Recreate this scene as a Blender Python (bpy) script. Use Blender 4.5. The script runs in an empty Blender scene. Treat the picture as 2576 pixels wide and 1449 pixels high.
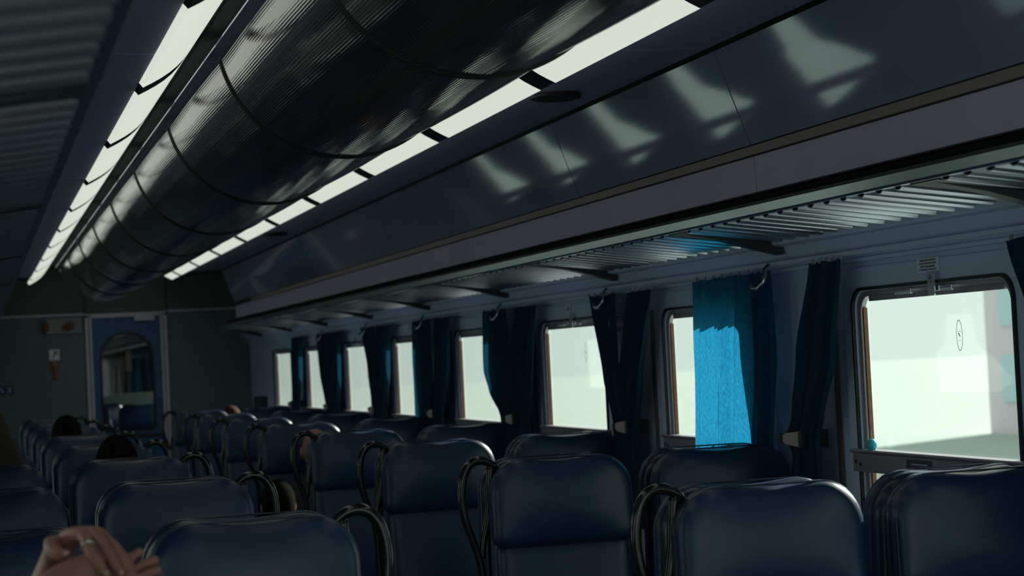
import bpy, bmesh, math, random
from mathutils import Vector, Matrix
random.seed(7)
S = bpy.context.scene
COL = S.collection
PI = math.pi

# ------------------------------------------------------------------ camera, sky, sun, exposure
cam_d = bpy.data.cameras.new('camera')
cam = bpy.data.objects.new('camera', cam_d); COL.objects.link(cam)
cam_d.sensor_width = 36; cam_d.lens = 5000 / 2576 * 36
right = Vector((.96404, -.26122, -.04885)); up = Vector((.03828, -.04541, .99823)); fwd = Vector((.26298, .96421, .03378))
m = Matrix.Identity(4)
for i in range(3):
    m[i][0] = right[i]; m[i][1] = up[i]; m[i][2] = -fwd[i]
m.translation = Vector((0, 0, 1.55))
cam.matrix_world = m
cam_d.clip_start = .05; cam_d.clip_end = 400
cam_d.dof.use_dof = True; cam_d.dof.focus_distance = 5.6; cam_d.dof.aperture_fstop = 5.6
S.camera = cam

w = bpy.data.worlds.new('overcast_sky'); S.world = w; w.use_nodes = True
bg = w.node_tree.nodes['Background']
bg.inputs['Color'].default_value = (.85, 1.01, .93, 1); bg.inputs['Strength'].default_value = 1.0

sun_d = bpy.data.lights.new('sun', 'SUN'); sun = bpy.data.objects.new('sun', sun_d); COL.objects.link(sun)
sun_d.energy = 10.0; sun_d.angle = math.radians(1.2); sun_d.color = (1, .97, .9)
az, el = math.radians(32), math.radians(25)
sd = Vector((-math.cos(el) * math.cos(az), -math.cos(el) * math.sin(az), -math.sin(el)))
sun.rotation_euler = sd.to_track_quat('-Z', 'Y').to_euler()

S.view_settings.view_transform = 'Standard'; S.view_settings.look = 'None'
S.view_settings.exposure = 0.0; S.view_settings.gamma = 1.0; S.view_settings.use_curve_mapping = False

# ------------------------------------------------------------------ main dimensions (metres)
XC = 1.15                       # centre line of the coach
XR, XL = 2.55, -.25             # side walls
YB = 18.93                      # far bulkhead
Y0 = -1.5                       # coach continues behind the camera
P = 1.69                        # bay pitch
WY = [5.45 + P * k for k in range(-3, 8)]   # far edge of every window
WW = .95
def M(x): return 2 * XC - x

# ------------------------------------------------------------------ helpers
def mat(name, col, rough=.5, metal=0, ior=1.5, spec=.5, noise=0, nscale=20, bump=0, emit=None, estr=0, coat=0):
    mt = bpy.data.materials.new(name); mt.use_nodes = True
    nt = mt.node_tree; b = nt.nodes['Principled BSDF']
    b.inputs['Base Color'].default_value = (*col, 1); b.inputs['Roughness'].default_value = rough
    b.inputs['Metallic'].default_value = metal; b.inputs['Specular IOR Level'].default_value = spec; b.inputs['IOR'].default_value = ior
    if coat: b.inputs['Coat Weight'].default_value = coat; b.inputs['Coat Roughness'].default_value = .15
    if emit: b.inputs['Emission Color'].default_value = (*emit, 1); b.inputs['Emission Strength'].default_value = estr
    if noise or bump:
        tc = nt.nodes.new('ShaderNodeTexCoord'); n = nt.nodes.new('ShaderNodeTexNoise')
        n.inputs['Scale'].default_value = nscale; n.inputs['Detail'].default_value = 5
        nt.links.new(tc.outputs['Object'], n.inputs['Vector'])
        if noise:
            r = nt.nodes.new('ShaderNodeMapRange'); r.inputs['To Min'].default_value = 1 - noise; r.inputs['To Max'].default_value = 1 + noise
            nt.links.new(n.outputs['Fac'], r.inputs['Value'])
            v = nt.nodes.new('ShaderNodeVectorMath'); v.operation = 'SCALE'; v.inputs[0].default_value = col
            nt.links.new(r.outputs['Result'], v.inputs['Scale']); nt.links.new(v.outputs['Vector'], b.inputs['Base Color'])
        if bump:
            bp = nt.nodes.new('ShaderNodeBump'); bp.inputs['Strength'].default_value = bump; bp.inputs['Distance'].default_value = .01
            nt.links.new(n.outputs['Fac'], bp.inputs['Height']); nt.links.new(bp.outputs['Normal'], b.inputs['Normal'])
    return mt

MT = dict(
    wall=mat('wall_laminate', (.60, .71, .92), .38, noise=.08, nscale=3),
    lower_wall=mat('lower_wall', (.25, .3, .36), .5),
    ceiling=mat('ceiling_laminate', (.34, .38, .55), .3, noise=.06, nscale=2),
    slope=mat('glossy_panel', (.28, .31, .47), .05, ior=1.9, noise=.08, nscale=4),
    valance=mat('valance_panel', (.64, .57, .78), .34, noise=.1, nscale=5),
    groove=mat('dark_joint', (.012, .016, .015), .6),
    brown=mat('brown_strip', (.32, .25, .23), .4),
    alu=mat('aluminium', (.62, .68, .72), .2, 1, noise=.1, nscale=8),
    slat=mat('ribbed_metal', (.58, .62, .68), .3, .9, noise=.1, nscale=6),
    bracket=mat('dark_bracket', (.03, .04, .05), .5),
    rubber=mat('rubber', (.015, .017, .018), .45),
    wframe=mat('window_frame_metal', (.48, .44, .46), .35, .5, noise=.25, nscale=30),
    rust=mat('rusty_strip', (.25, .12, .07), .6, .2, noise=.5, nscale=60),
    bar=mat('window_bar_metal', (.34, .31, .36), .35, .3, noise=.15, nscale=14),
    seat=mat('blue_leather', (.010, .032, .084), .38, ior=1.5, bump=.03, nscale=120, noise=.12),
    shell=mat('seat_back_shell', (.012, .030, .058), .3, bump=.05, nscale=90),
    handle=mat('dark_handle', (.012, .012, .014), .16, ior=1.5),
    base=mat('seat_base', (.03, .033, .036), .5),
    floor=mat('floor_vinyl', (.04, .045, .05), .45, noise=.2, nscale=30),
    bulk=mat('bulkhead', (.125, .175, .20), .5, noise=.07, nscale=3),
    bulk_dark=mat('bulkhead_upper', (.09, .12, .105), .55, noise=.07, nscale=3),
    trim=mat('pale_trim', (.65, .6, .7), .4),
    door=mat('blue_door', (.02, .10, .26), .4),
    white=mat('white_label', (.85, .86, .95), .5),
    orange=mat('orange_plastic', (.42, .12, .02), .45),
    ink=mat('ink', (.02, .025, .03), .6),
    blue_label=mat('blue_label', (.03, .09, .2), .5),
    diffuser=mat('lamp_diffuser', (.6, .6, .58), .4, emit=(.80, .84, .73), estr=.82),
    lampend=mat('lamp_end', (.06, .05, .065), .8, ior=1.15),
    skin=mat('skin', (.33, .155, .12), .5, bump=.05, nscale=60, noise=.12),
    nail=mat('nail', (.45, .27, .22), .3),
    silver=mat('silver', (.8, .8, .8), .15, 1),
    hair_black=mat('black_hair', (.008, .009, .006), 1, spec=.02, bump=.3, nscale=80),
    hair_red=mat('red_hair', (.07, .02, .012), .8, spec=.1, bump=.5, nscale=80),
    cloth_dark=mat('dark_clothes', (.02, .02, .025), .8, bump=.1, nscale=60),
    coat=mat('brown_coat', (.055, .04, .03), .85, bump=.15, nscale=40, noise=.2),
    ballast=mat('pale_ballast', (.34, .40, .37), .9, noise=.15, nscale=8),
    render=mat('pale_render', (.66, .58, .64), .9, noise=.05, nscale=.4),
    teal=mat('pale_teal', (.45, .60, .66), .6),
    teal_plastic=mat('turquoise_plastic', (.05, .5, .62), .4),
)

MT['slope'].node_tree.nodes['Principled BSDF'].inputs['Specular Tint'].default_value = (.8, .93, 1, 1)

def drum_mat():
    mt = mat('ribbed_duct', (.045, .042, .048), .07, .0, ior=1.75)
    nt = mt.node_tree; b = nt.nodes['Principled BSDF']
    tc = nt.nodes.new('ShaderNodeTexCoord'); sp = nt.nodes.new('ShaderNodeSeparateXYZ')
    nt.links.new(tc.outputs['Object'], sp.inputs[0])
    a = nt.nodes.new('ShaderNodeMath'); a.operation = 'ARCTAN2'
    nt.links.new(sp.outputs['X'], a.inputs[0]); nt.links.new(sp.outputs['Z'], a.inputs[1])
    k = nt.nodes.new('ShaderNodeMath'); k.operation = 'MULTIPLY'; k.inputs[1].default_value = 2 * PI * .39 / .0075
    nt.links.new(a.outputs[0], k.inputs[0])
    s = nt.nodes.new('ShaderNodeMath'); s.operation = 'SINE'; nt.links.new(k.outputs[0], s.inputs[0])
    n = nt.nodes.new('ShaderNodeTexNoise'); n.inputs['Scale'].default_value = 3.5; n.inputs['Detail'].default_value = 3
    nt.links.new(tc.outputs['Object'], n.inputs['Vector'])
    bp0 = nt.nodes.new('ShaderNodeBump'); bp0.inputs['Strength'].default_value = .06; bp0.inputs['Distance'].default_value = .02
    nt.links.new(n.outputs['Fac'], bp0.inputs['Height'])
    bp = nt.nodes.new('ShaderNodeBump'); bp.inputs['Strength'].default_value = .26; bp.inputs['Distance'].default_value = .0005
    nt.links.new(s.outputs[0], bp.inputs['Height']); nt.links.new(bp0.outputs['Normal'], bp.inputs['Normal'])
    nt.links.new(bp.outputs['Normal'], b.inputs['Normal'])
    return mt
MT['drum'] = drum_mat()

def glass_mat():
    mt = bpy.data.materials.new('window_glass'); mt.use_nodes = True; nt = mt.node_tree; nt.nodes.clear()
    o = nt.nodes.new('ShaderNodeOutputMaterial'); mx = nt.nodes.new('ShaderNodeMixShader')
    t = nt.nodes.new('ShaderNodeBsdfTransparent'); t.inputs[0].default_value = (.965, .985, .965, 1)
    g = nt.nodes.new('ShaderNodeBsdfGlossy'); g.inputs['Roughness'].default_value = .02
    f = nt.nodes.new('ShaderNodeLayerWeight'); f.inputs[0].default_value = .5
    pw = nt.nodes.new('ShaderNodeMath'); pw.operation = 'POWER'; pw.inputs[1].default_value = 5
    ml = nt.nodes.new('ShaderNodeMath'); ml.operation = 'MULTIPLY_ADD'; ml.inputs[1].default_value = .75; ml.inputs[2].default_value = .03
    nt.links.new(f.outputs['Facing'], pw.inputs[0]); nt.links.new(pw.outputs[0], ml.inputs[0])
    nt.links.new(ml.outputs[0], mx.inputs[0]); nt.links.new(t.outputs[0], mx.inputs[1]); nt.links.new(g.outputs[0], mx.inputs[2])
    nt.links.new(mx.outputs[0], o.inputs[0])
    return mt
MT['glass'] = glass_mat()

def curtain_mat():
    mt = bpy.data.materials.new('curtain_cloth'); mt.use_nodes = True; nt = mt.node_tree; nt.nodes.clear()
    o = nt.nodes.new('ShaderNodeOutputMaterial'); mx = nt.nodes.new('ShaderNodeAddShader')
    d = nt.nodes.new('ShaderNodeBsdfDiffuse'); t = nt.nodes.new('ShaderNodeBsdfTranslucent')
    d.inputs[0].default_value = (.018, .045, .075, 1)
    tc = nt.nodes.new('ShaderNodeTexCoord'); n = nt.nodes.new('ShaderNodeTexNoise'); n.inputs['Scale'].default_value = 5
    n.inputs['Detail'].default_value = 8
    mp = nt.nodes.new('ShaderNodeMapping'); mp.inputs['Scale'].default_value = (60, 60, 14)
    nt.links.new(tc.outputs['Object'], mp.inputs[0]); nt.links.new(mp.outputs[0], n.inputs['Vector'])
    r = nt.nodes.new('ShaderNodeValToRGB'); r.color_ramp.elements[0].position = .3; r.color_ramp.elements[1].position = .7
    r.color_ramp.elements[0].color = (.004, .062, .135, 1); r.color_ramp.elements[1].color = (.008, .13, .23, 1)
    nt.links.new(n.outputs['Fac'], r.inputs[0]); nt.links.new(r.outputs[0], t.inputs[0])
    nt.links.new(d.outputs[0], mx.inputs[0]); nt.links.new(t.outputs[0], mx.inputs[1]); nt.links.new(mx.outputs[0], o.inputs[0])
    return mt
MT['curtain'] = curtain_mat()
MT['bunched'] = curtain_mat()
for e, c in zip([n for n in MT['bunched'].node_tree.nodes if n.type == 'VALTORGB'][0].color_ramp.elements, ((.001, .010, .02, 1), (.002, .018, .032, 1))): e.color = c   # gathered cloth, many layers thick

class MB:
    """collects shapes into ONE mesh"""
    def __init__(s): s.v = []; s.f = []
    def add(s, v, f):
        n = len(s.v); s.v += [tuple(p) for p in v]; s.f += [tuple(i + n for i in q) for q in f]; return s
    def box(s, x0, x1, y0, y1, z0, z1):
        v = [(x, y, z) for z in (z0, z1) for y in (y0, y1) for x in (x0, x1)]
        return s.add(v, [(0, 2, 3, 1), (4, 5, 7, 6), (0, 1, 5, 4), (2, 6, 7, 3), (0, 4, 6, 2), (1, 3, 7, 5)])
    def prism(s, prof, y0, y1, cap=True):
        """profile of (x,z) pushed along Y"""
        n = len(prof); v = [(x, y0, z) for x, z in prof] + [(x, y1, z) for x, z in prof]
        f = [(i, (i + 1) % n, (i + 1) % n + n, i + n) for i in range(n)]
        if cap: f += [tuple(range(n))[::-1], tuple(range(n, 2 * n))]
        return s.add(v, f)
    def prismx(s, prof, x0, x1):
        """profile of (y,z) pushed along X"""
        n = len(prof); v = [(x0, y, z) for y, z in prof] + [(x1, y, z) for y, z in prof]
        f = [(i, (i + 1) % n, (i + 1) % n + n, i + n) for i in range(n)]
        f += [tuple(range(n))[::-1], tuple(range(n, 2 * n))]
        return s.add(v, f)
    def tube(s, pts, rad, n=10, closed=False):
        pts = [Vector(p) for p in pts]; N = len(pts)
        rad = rad if isinstance(rad, (list, tuple)) else [rad] * N
        v = []; f = []; nrm = None
        for i, p in enumerate(pts):
            a = pts[(i - 1) % N] if (i > 0 or closed) else p; b = pts[(i + 1) % N] if (i < N - 1 or closed) else p
            t = (b - a).normalized()
            if nrm is None: nrm = t.orthogonal().normalized()
            nrm = (nrm - t * nrm.dot(t)).normalized(); bi = t.cross(nrm)
            for j in range(n):
                an = 2 * PI * j / n; v.append(p + (nrm * math.cos(an) + bi * math.sin(an)) * rad[i])
        for i in range(N if closed else N - 1):
            for j in range(n):
                k = (j + 1) % n; i2 = (i + 1) % N
                f.append((i * n + j, i * n + k, i2 * n + k, i2 * n + j))
        if not closed: f += [tuple(range(n))[::-1], tuple(range((N - 1) * n, N * n))]
        return s.add(v, f)
    def ell(s, c, r, nu=20, nv=12, fn=None):
        v = []; f = []
        for i in range(nv + 1):
            th = PI * i / nv
            for j in range(nu):
                ph = 2 * PI * j / nu
                d = Vector((math.sin(th) * math.cos(ph), math.sin(th) * math.sin(ph), math.cos(th)))
                k = fn(d) if fn else 1
                v.append((c[0] + r[0] * d.x * k, c[1] + r[1] * d.y * k, c[2] + r[2] * d.z * k))
        for i in range(nv):
            for j in range(nu):
                k = (j + 1) % nu
                f.append((i * nu + j, (i + 1) * nu + j, (i + 1) * nu + k, i * nu + k))
        return s.add(v, f)
    def build(s, name, mt, parent=None, smooth=False, bevel=0, sub=0, solid=0, loc=None):
        me = bpy.data.meshes.new(name)
        if loc: s.v = [(a - loc[0], b - loc[1], c - loc[2]) for a, b, c in s.v]
        me.from_pydata(s.v, [], s.f)
        bm = bmesh.new(); bm.from_mesh(me)
        bmesh.ops.remove_doubles(bm, verts=bm.verts, dist=1e-5)
        bmesh.ops.recalc_face_normals(bm, faces=bm.faces); bm.to_mesh(me); bm.free()
        me.materials.append(mt)
        o = bpy.data.objects.new(name, me); COL.objects.link(o)
        if loc: o.location = loc
        if parent: o.parent = parent
        if smooth:
            for p in me.polygons: p.use_smooth = True
        if solid: q = o.modifiers.new('solid', 'SOLIDIFY'); q.thickness = solid; q.offset = 0
        if bevel:
            q = o.modifiers.new('bevel', 'BEVEL'); q.width = bevel; q.segments = 2; q.limit_method = 'ANGLE'
            for p in me.polygons: p.use_smooth = True
            o.modifiers.new('wn', 'WEIGHTED_NORMAL')
        if sub: q = o.modifiers.new('sub', 'SUBSURF'); q.levels = sub; q.render_levels = sub
        return o

def tag(o, label=None, cat=None, group=None, kind=None):
    if label: o['label'] = label
    if cat: o['category'] = cat
    if group: o['group'] = group
    if kind: o['kind'] = kind
    return o
def empty(name, loc=(0, 0, 0), rz=0):
    o = bpy.data.objects.new(name, None); COL.objects.link(o); o.location = loc; o.rotation_euler = (0, 0, rz); o.empty_display_size = .1
    return o
def copy_tree(o, parent=None):
    c = o.copy(); COL.objects.link(c)
    if parent: c.parent = parent
    for ch in list(o.children): copy_tree(ch, c)
    return c
def rrect(y0, y1, z0, z1, r, n=8, r2=None):
    """rounded rectangle outline (y,z), counter clockwise; r top radius, r2 bottom radius"""
    r2 = r if r2 is None else r2
    pts = []
    for cy, cz, a0, rr in ((y1 - r2, z0 + r2, -90, r2), (y1 - r, z1 - r, 0, r), (y0 + r, z1 - r, 90, r), (y0 + r2, z0 + r2, 180, r2)):
        for i in range(n + 1):
            a = math.radians(a0 + 90 * i / n); pts.append((cy + rr * math.cos(a), cz + rr * math.sin(a)))
    return pts
def ring(mb, out, inn, x0, x1):
    """flat ring in the YZ plane between two outlines with as many points each"""
    n = len(out)
    v = [(x0, *p) for p in out] + [(x0, *p) for p in inn] + [(x1, *p) for p in out] + [(x1, *p) for p in inn]
    f = []
    for i in range(n):
        j = (i + 1) % n
        f += [(i, j, n + j, n + i), (2 * n + i, 3 * n + i, 3 * n + j, 2 * n + j), (i, 2 * n + i, 2 * n + j, j), (n + i, n + j, 3 * n + j, 3 * n + i)]
    return mb.add(v, f)

ORD = ['nearest', 'second', 'third', 'fourth', 'fifth', 'sixth', 'seventh', 'eighth']

# ------------------------------------------------------------------ shell of the coach
def struct(o): o['kind'] = 'structure'; return o
mb = MB(); mb.box(XL - .1, XR + .1, Y0, YB + 6, -.1, 0)
struct(mb.build('floor', MT['floor']))

def side_wall(name, mx):
    """mx maps right-hand x to the wanted side"""
    def bx(mb, a, b, *r): a, b = mx(a), mx(b); return mb.box(min(a, b), max(a, b), *r)
    mb = MB()
    bx(mb, XR, XR + .02, Y0, YB, 1.70, 2.6)        # above the windows
    bx(mb, XR, XR + .02, Y0, YB, 0, .80)
    edges = [Y0] + [e for y in WY for e in (y - WW - .0, y)] + [YB]
    edges = [e for e in edges]
    for i in range(0, len(edges), 2):
        if edges[i + 1] > edges[i]: bx(mb, XR, XR + .02, edges[i], edges[i + 1], .80, 1.70)
    wl = struct(mb.build(name, MT['wall']))
    # moulded pier covers and ledges on the wall
    mb = MB(); bx(mb, XR - .012, XR, Y0, YB, 1.83, 1.845); bx(mb, XR - .02, XR, Y0, YB, 1.775, 1.788)
    mb.build('wall_ledge', MT['wall'], wl, bevel=.003)
    mb = MB()
    for y in WY: bx(mb, XR - .004, XR + .002, y + .145, y + .185, .6, 1.70)
    mb.build('joint_strip', mat('joint_strip_brown', (.17, .15, .17), .5), wl)
    mb = MB(); bx(mb, XR - .008, XR, Y0, YB, .0, .35)
    mb.build('heater_cover', MT['lower_wall'], wl, bevel=.005)
    return wl
WR = side_wall('wall_right', lambda x: x)
WL = side_wall('wall_left', M)

def window(n, y1, mx, detail):
    y0 = y1 - WW
    wn = struct(empty('window_%d' % n, (mx(XR), (y0 + y1) / 2, 1.24)))
    inv = Matrix.Translation((-mx(XR), -(y0 + y1) / 2, -1.24))
    def B(mb, name, mt, parent=wn, **k):
        mb.v = [(mx(x) - mx(XR), y - (y0 + y1) / 2, z - 1.24) for x, y, z in mb.v]
        return mb.build(name, mt, parent, **k)
    o1 = rrect(y0 - .075, y1 + .075, .80 - .06, 1.70 + .06, .10); i1 = rrect(y0 + .006, y1 - .006, .812, 1.688, .06)
    mb = MB(); ring(mb, o1, i1, XR - .012, XR + .002); B(mb, 'surround', MT['wall'], bevel=.005)
    o2 = rrect(y0 - .006, y1 + .006, .80, 1.699, .066); i2 = rrect(y0 + .004, y1 - .004, .81, 1.69, .06)
    mb = MB(); ring(mb, o2, i2, XR - .020, XR + .004); B(mb, 'rubber_gasket', MT['rubber'])
    o3 = rrect(y0 + .002, y1 - .002, .81, 1.69, .062); i3 = rrect(y0 + .034, y1 - .034, .842, 1.672, .048)
    mb = MB(); ring(mb, o3, i3, XR - .006, XR + .012); B(mb, 'frame', MT['wframe'], bevel=.003)
    mb = MB(); mb.box(XR + .000, XR + .012, y1 - .042, y1 - .034, .86, 1.64); B(mb, 'edge_strip', MT['rust'])
    # glass: upper pane, lower pane
    mb = MB(); mb.box(XR + .012, XR + .016, y0 + .02, y1 - .02, 1.20, 1.685); B(mb, 'upper_pane', MT['glass'])
    mb = MB(); mb.box(XR + .017, XR + .021, y0 + .02, y1 - .02, .82, 1.21); B(mb, 'lower_pane', MT['glass'])
    mb = MB(); mb.box(XR - .028, XR + .01, y0 - .03, y1 + .03, 1.155, 1.212); mb.box(XR - .036, XR + .011, y0 - .035, y1 + .035, 1.212, 1.222)
    br = B(mb, 'middle_bar', MT['bar'], bevel=.004)
    mb = MB()
    for yy in (y1 + .005, y1 - .025): mb.prismx([(yy + .006 * math.cos(a), 1.182 + (.004 if yy > y1 else -.004) + .006 * math.sin(a)) for a in [i * PI / 4 for i in range(8)]], XR - .031, XR - .027)
    B(mb, 'screw', MT['ink'], br)
    # upper ventilation rail
    yc = (y0 + y1) / 2
    mb = MB(); mb.box(XR - .010, XR + .006, y0 + .06, y1 - .10, 1.657, 1.674); B(mb, 'upper_rail', MT['bar'], bevel=.002)
    if detail:
        for a, b in ((-.21, -.11), (.03, .13)):
            mb = MB(); c = yc - (a + b) / 2 - .03
            mb.box(XR - .022, XR + .0, c - .05, c + .05, 1.668, 1.684); B(mb, 'stop_plate', MT['alu'], bevel=.002)
        # latch with a slot
        mb = MB(); n = 16; c = (yc - .06, 1.692)
        o = rrect(c[0] - .019, c[0] + .019, 1.657, 1.722, .003, 3)
        i = [(c[0] + .0055 * math.cos(math.radians(-80 + 360 * q / 16)), 1.70 + .011 * math.sin(math.radians(-80 + 360 * q / 16))) for q in range(16)]
        ring(mb, o, i, XR - .03, XR - .026); B(mb, 'latch', MT['alu'])
        for cc, nl in ((yc + .07, 2), (yc - .26, 2)):   # small riveted maker plates
            mb = MB(); mb.box(XR - .0305, XR - .028, cc - .075, cc + .075, 1.168, 1.204)
            pl = B(mb, 'instruction_plate', mat('plate_dark', (.10, .10, .12), .4, .5))
            mb = MB()
            for q in range(nl):
                yy = cc - .05
                while yy < cc + .045:
                    l = random.uniform(.006, .012); mb.box(XR - .0312, XR - .0304, yy, yy + l, 1.189 - q * .012, 1.193 - q * .012); yy += l + .003
            B(mb, 'engraving', MT['trim'], pl)
        # faint oval transfer on the glass
        yy = yc - .13; mb = MB()
        o = [(yy + .017 * math.cos(q * PI / 16), 1.545 + .042 * math.sin(q * PI / 16)) for q in range(32)]
        i = [(yy + .0155 * math.cos(q * PI / 16), 1.545 + .040 * math.sin(q * PI / 16)) for q in range(32)]
        ring(mb, o, i, XR + .0105, XR + .0112)
        mb.box(XR + .0105, XR + .0112, yy - .009, yy + .009, 1.555, 1.5558); mb.box(XR + .0105, XR + .0112, yy - .009, yy + .009, 1.530, 1.5308)
        st = B(mb, 'oval_sticker', mat('faint_pink_transfer', (.85, .62, .62), .6)); st['label'] = 'faint oval safety transfer stuck on the pane'
        mb = MB(); mb.prismx([(yy + .006, 1.551), (yy + .002, 1.552), (yy - .006, 1.54), (yy - .001, 1.542)], XR + .0100, XR + .0105)
        B(mb, 'sticker_arrow', MT['rust'], st)
    return wn
for k, y in enumerate(WY): window(k + 1, y, lambda x: x, k in (3, 5, 8))
for k, y in enumerate(WY): window(k + 12, y, M, False)

# upper walls: flat ceiling, sloped glossy panels, brown strip, valance
YS = [5.38 + P * k for k in range(-4, 8)]      # panel joints
ceil = struct(empty('ceiling', (XC, (Y0 + YB) / 2, 2.6)))
def in_parent(mb, par): 
    l = par.location; mb.v = [(a - l.x, b - l.y, c - l.z) for a, b, c in mb.v]; return mb
def upper(mx):
    def prism(mb, prof, a, b): return mb.prism([(mx(x), z) for x, z in prof], a, b)
    ye = 17.25
    seg = [Y0] + [y for y in YS if Y0 < y < ye - .3] + [ye]
    g = .004
    for a, b in zip(seg[:-1], seg[1:]):
        mb = MB(); prism(mb, [(1.785, 2.405), (2.092, 2.412), (2.092, 2.43), (1.785, 2.43)], a + g, b - g); in_parent(mb, ceil).build('ceiling_panel', MT['ceiling'], ceil)
        mb = MB(); prism(mb, [(2.108, 2.402), (2.208, 2.128), (2.225, 2.128), (2.13, 2.412)], a + g, b - g); in_parent(mb, ceil).build('sloped_panel', MT['slope'], ceil)
        mb = MB(); prism(mb, [(2.214, 2.094), (2.218, 1.989), (2.24, 1.989), (2.24, 2.094)], a + g, b - g); in_parent(mb, ceil).build('valance_panel', MT['valance'], ceil, bevel=.002)
    mb = MB(); prism(mb, [(2.210, 2.124), (2.206, 2.098), (2.232, 2.098), (2.232, 2.124)], Y0, 16.2); in_parent(mb, ceil).build('brown_strip', MT['brown'], ceil)
    # dark backing seen in the joints
    mb = MB(); prism(mb, [(1.78, 2.432), (2.125, 2.432), (2.235, 2.13), (2.243, 1.99), (2.27, 1.99), (2.27, 2.15), (2.15, 2.46), (1.78, 2.46)], Y0, ye - .002)
    in_parent(mb, ceil).build('joint_backing', MT['groove'], ceil)
    # flat ceiling from the last panel to the bulkhead, and closed wall above the rack
    mb = MB(); prism(mb, [(1.785, 2.46), (2.56, 2.46), (2.56, 2.5), (1.785, 2.5)], Y0, YB); in_parent(mb, ceil).build('roof_lining', MT['bulk_dark'], ceil)
upper(lambda x: x); upper(M)
mb = MB(); mb.box(XL - .1, XR + .1, Y0, YB, 2.62, 2.68); mb.box(M(1.785), 1.785, Y0, YB, 2.56, 2.60)
in_parent(mb, ceil).build('roof', MT['bulk_dark'], ceil)
for yy, xx in ((6.3, 1.9), (12.7, 1.9)):
    mb = MB(); n = 28
    for r0, r1, z0, z1 in ((.085, .085, 2.405, 2.395), (.085, .07, 2.395, 2.390), (.07, .0, 2.390, 2.391)):
        v = [(xx + r0 * math.cos(2 * PI * i / n), yy + r0 * math.sin(2 * PI * i / n), z0) for i in range(n)] + [(xx + r1 * math.cos(2 * PI * i / n), yy + r1 * math.sin(2 * PI * i / n), z1) for i in range(n)]
        mb.add(v, [(i, (i + 1) % n, (i + 1) % n + n, i + n) for i in range(n)])
    o = mb.build('ceiling_speaker', MT['groove'], loc=(xx, yy, 2.405))
    tag(o, 'round black ceiling grille %s' % ('nearest the camera, touching the right light strip' if yy < 7 else 'far along the coach, touching the right light strip'), 'speaker', 'round ceiling grilles')

# light strips
def light_strip(mx, side):
    t = empty('ceiling_light_strip', (mx(1.70), 10, 2.48))
    js = [6.03 + 1.446 * k for k in range(-4, 9)]; yend = 18.35
    js = [j for j in js if j > Y0 + .3] + [yend + .09]
    prev = Y0
    prof = []
    for i in range(9):                     # gently bowed face from the low outer edge to the high inner edge
        u = i / 8; x = 1.785 - .175 * u; z = 2.391 + .159 * u
        d = .022 * math.sin(PI * u); prof.append((mx(x - d * .67), z - d * .74))
    back = [(mx(1.63), 2.565), (mx(1.80), 2.41)]
    for j in js:
        mb = MB(); mb.prism(prof + back, prev, j - .12); in_parent(mb, t).build('diffuser', MT['diffuser'], t)
        if j < yend:
            mb = MB(); mb.prism([(x, z + .0015) for x, z in prof] + back, j - .121, j + .051); in_parent(mb, t).build('lamp_joint', MT['lampend'], t)
        prev = j + .05
    mb = MB(); mb.prism([(mx(1.61), 2.55), (mx(1.60), 2.55), (mx(1.60), 2.60), (mx(1.61), 2.60)], Y0, yend); in_parent(mb, t).build('side_channel', MT['groove'], t)
    tag(t, 'long glowing ceiling light strip on the %s side of the ribbed duct' % side, 'light', 'ceiling light strips')
light_strip(lambda x: x, 'right'); light_strip(M, 'left')

# ventilation duct
duct = empty('ventilation_duct', (XC, 8, 2.584))
R = .39; zc = 2.584; a1 = math.acos((2.5 - zc) / -R)   # half opening angle
seams = [y for y in [6.1 + P * k for k in range(-5, 8)] if y > Y0] + [17.8]
prev = Y0
for j in seams:
    mb = MB(); n = 72; rows = 7; v = []; f = []
    ya, yb = prev + .006, j - .006
    for r in range(rows + 1):
        u = r / rows; y = ya + (yb - ya) * u; bul = .006 * math.sin(PI * u)
        for i in range(n + 1):
            a = -a1 + 2 * a1 * i / n; rr = R + bul
            v.append((XC + rr * math.sin(a), y, zc - rr * math.cos(a)))
    for r in range(rows):
        for i in range(n):
            k = r * (n + 1) + i; f.append((k, k + 1, k + n + 2, k + n + 1))
    mb.add(v, f); mb.v = [(x - XC, y - 8, z - zc) for x, y, z in mb.v]
    mb.build('duct_panel', MT['drum'], duct, smooth=True)
    if j < 17.7:
        mb = MB(); pts = [(XC + (R - .004) * math.sin(-a1 + 2 * a1 * i / 40), j, zc - (R - .004) * math.cos(-a1 + 2 * a1 * i / 40)) for i in range(41)]
        mb.tube(pts, .011, 8); mb.v = [(x - XC, y - 8, z - zc) for x, y, z in mb.v]; mb.build('seam_band', MT['groove'], duct, smooth=True)
    for sx in (-1, 1):
        mb = MB(); xi = XC + sx * (.381 - .004); xo = XC + sx * .43
        mb.box(min(xi, xo), max(xi, xo), ya, yb, 2.495, 2.503); mb.v = [(x - XC, y - 8, z - zc) for x, y, z in mb.v]
        mb.build('flange', MT['slope'], duct, bevel=.002)
    prev = j
mb = MB(); v = [(XC, 17.8, zc)] + [(XC + R * math.sin(-a1 + 2 * a1 * i / 40), 17.8, zc - R * math.cos(-a1 + 2 * a1 * i / 40)) for i in range(41)]
mb.add(v, [(0, i, i + 1) for i in range(1, 41)]); mb.v = [(x - XC, y - 8, z - zc) for x, y, z in mb.v]; mb.build('end_cap', MT['bulk'], duct)
tag(duct, 'dark glossy ribbed half round duct running along the ceiling centre', 'duct')

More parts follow.
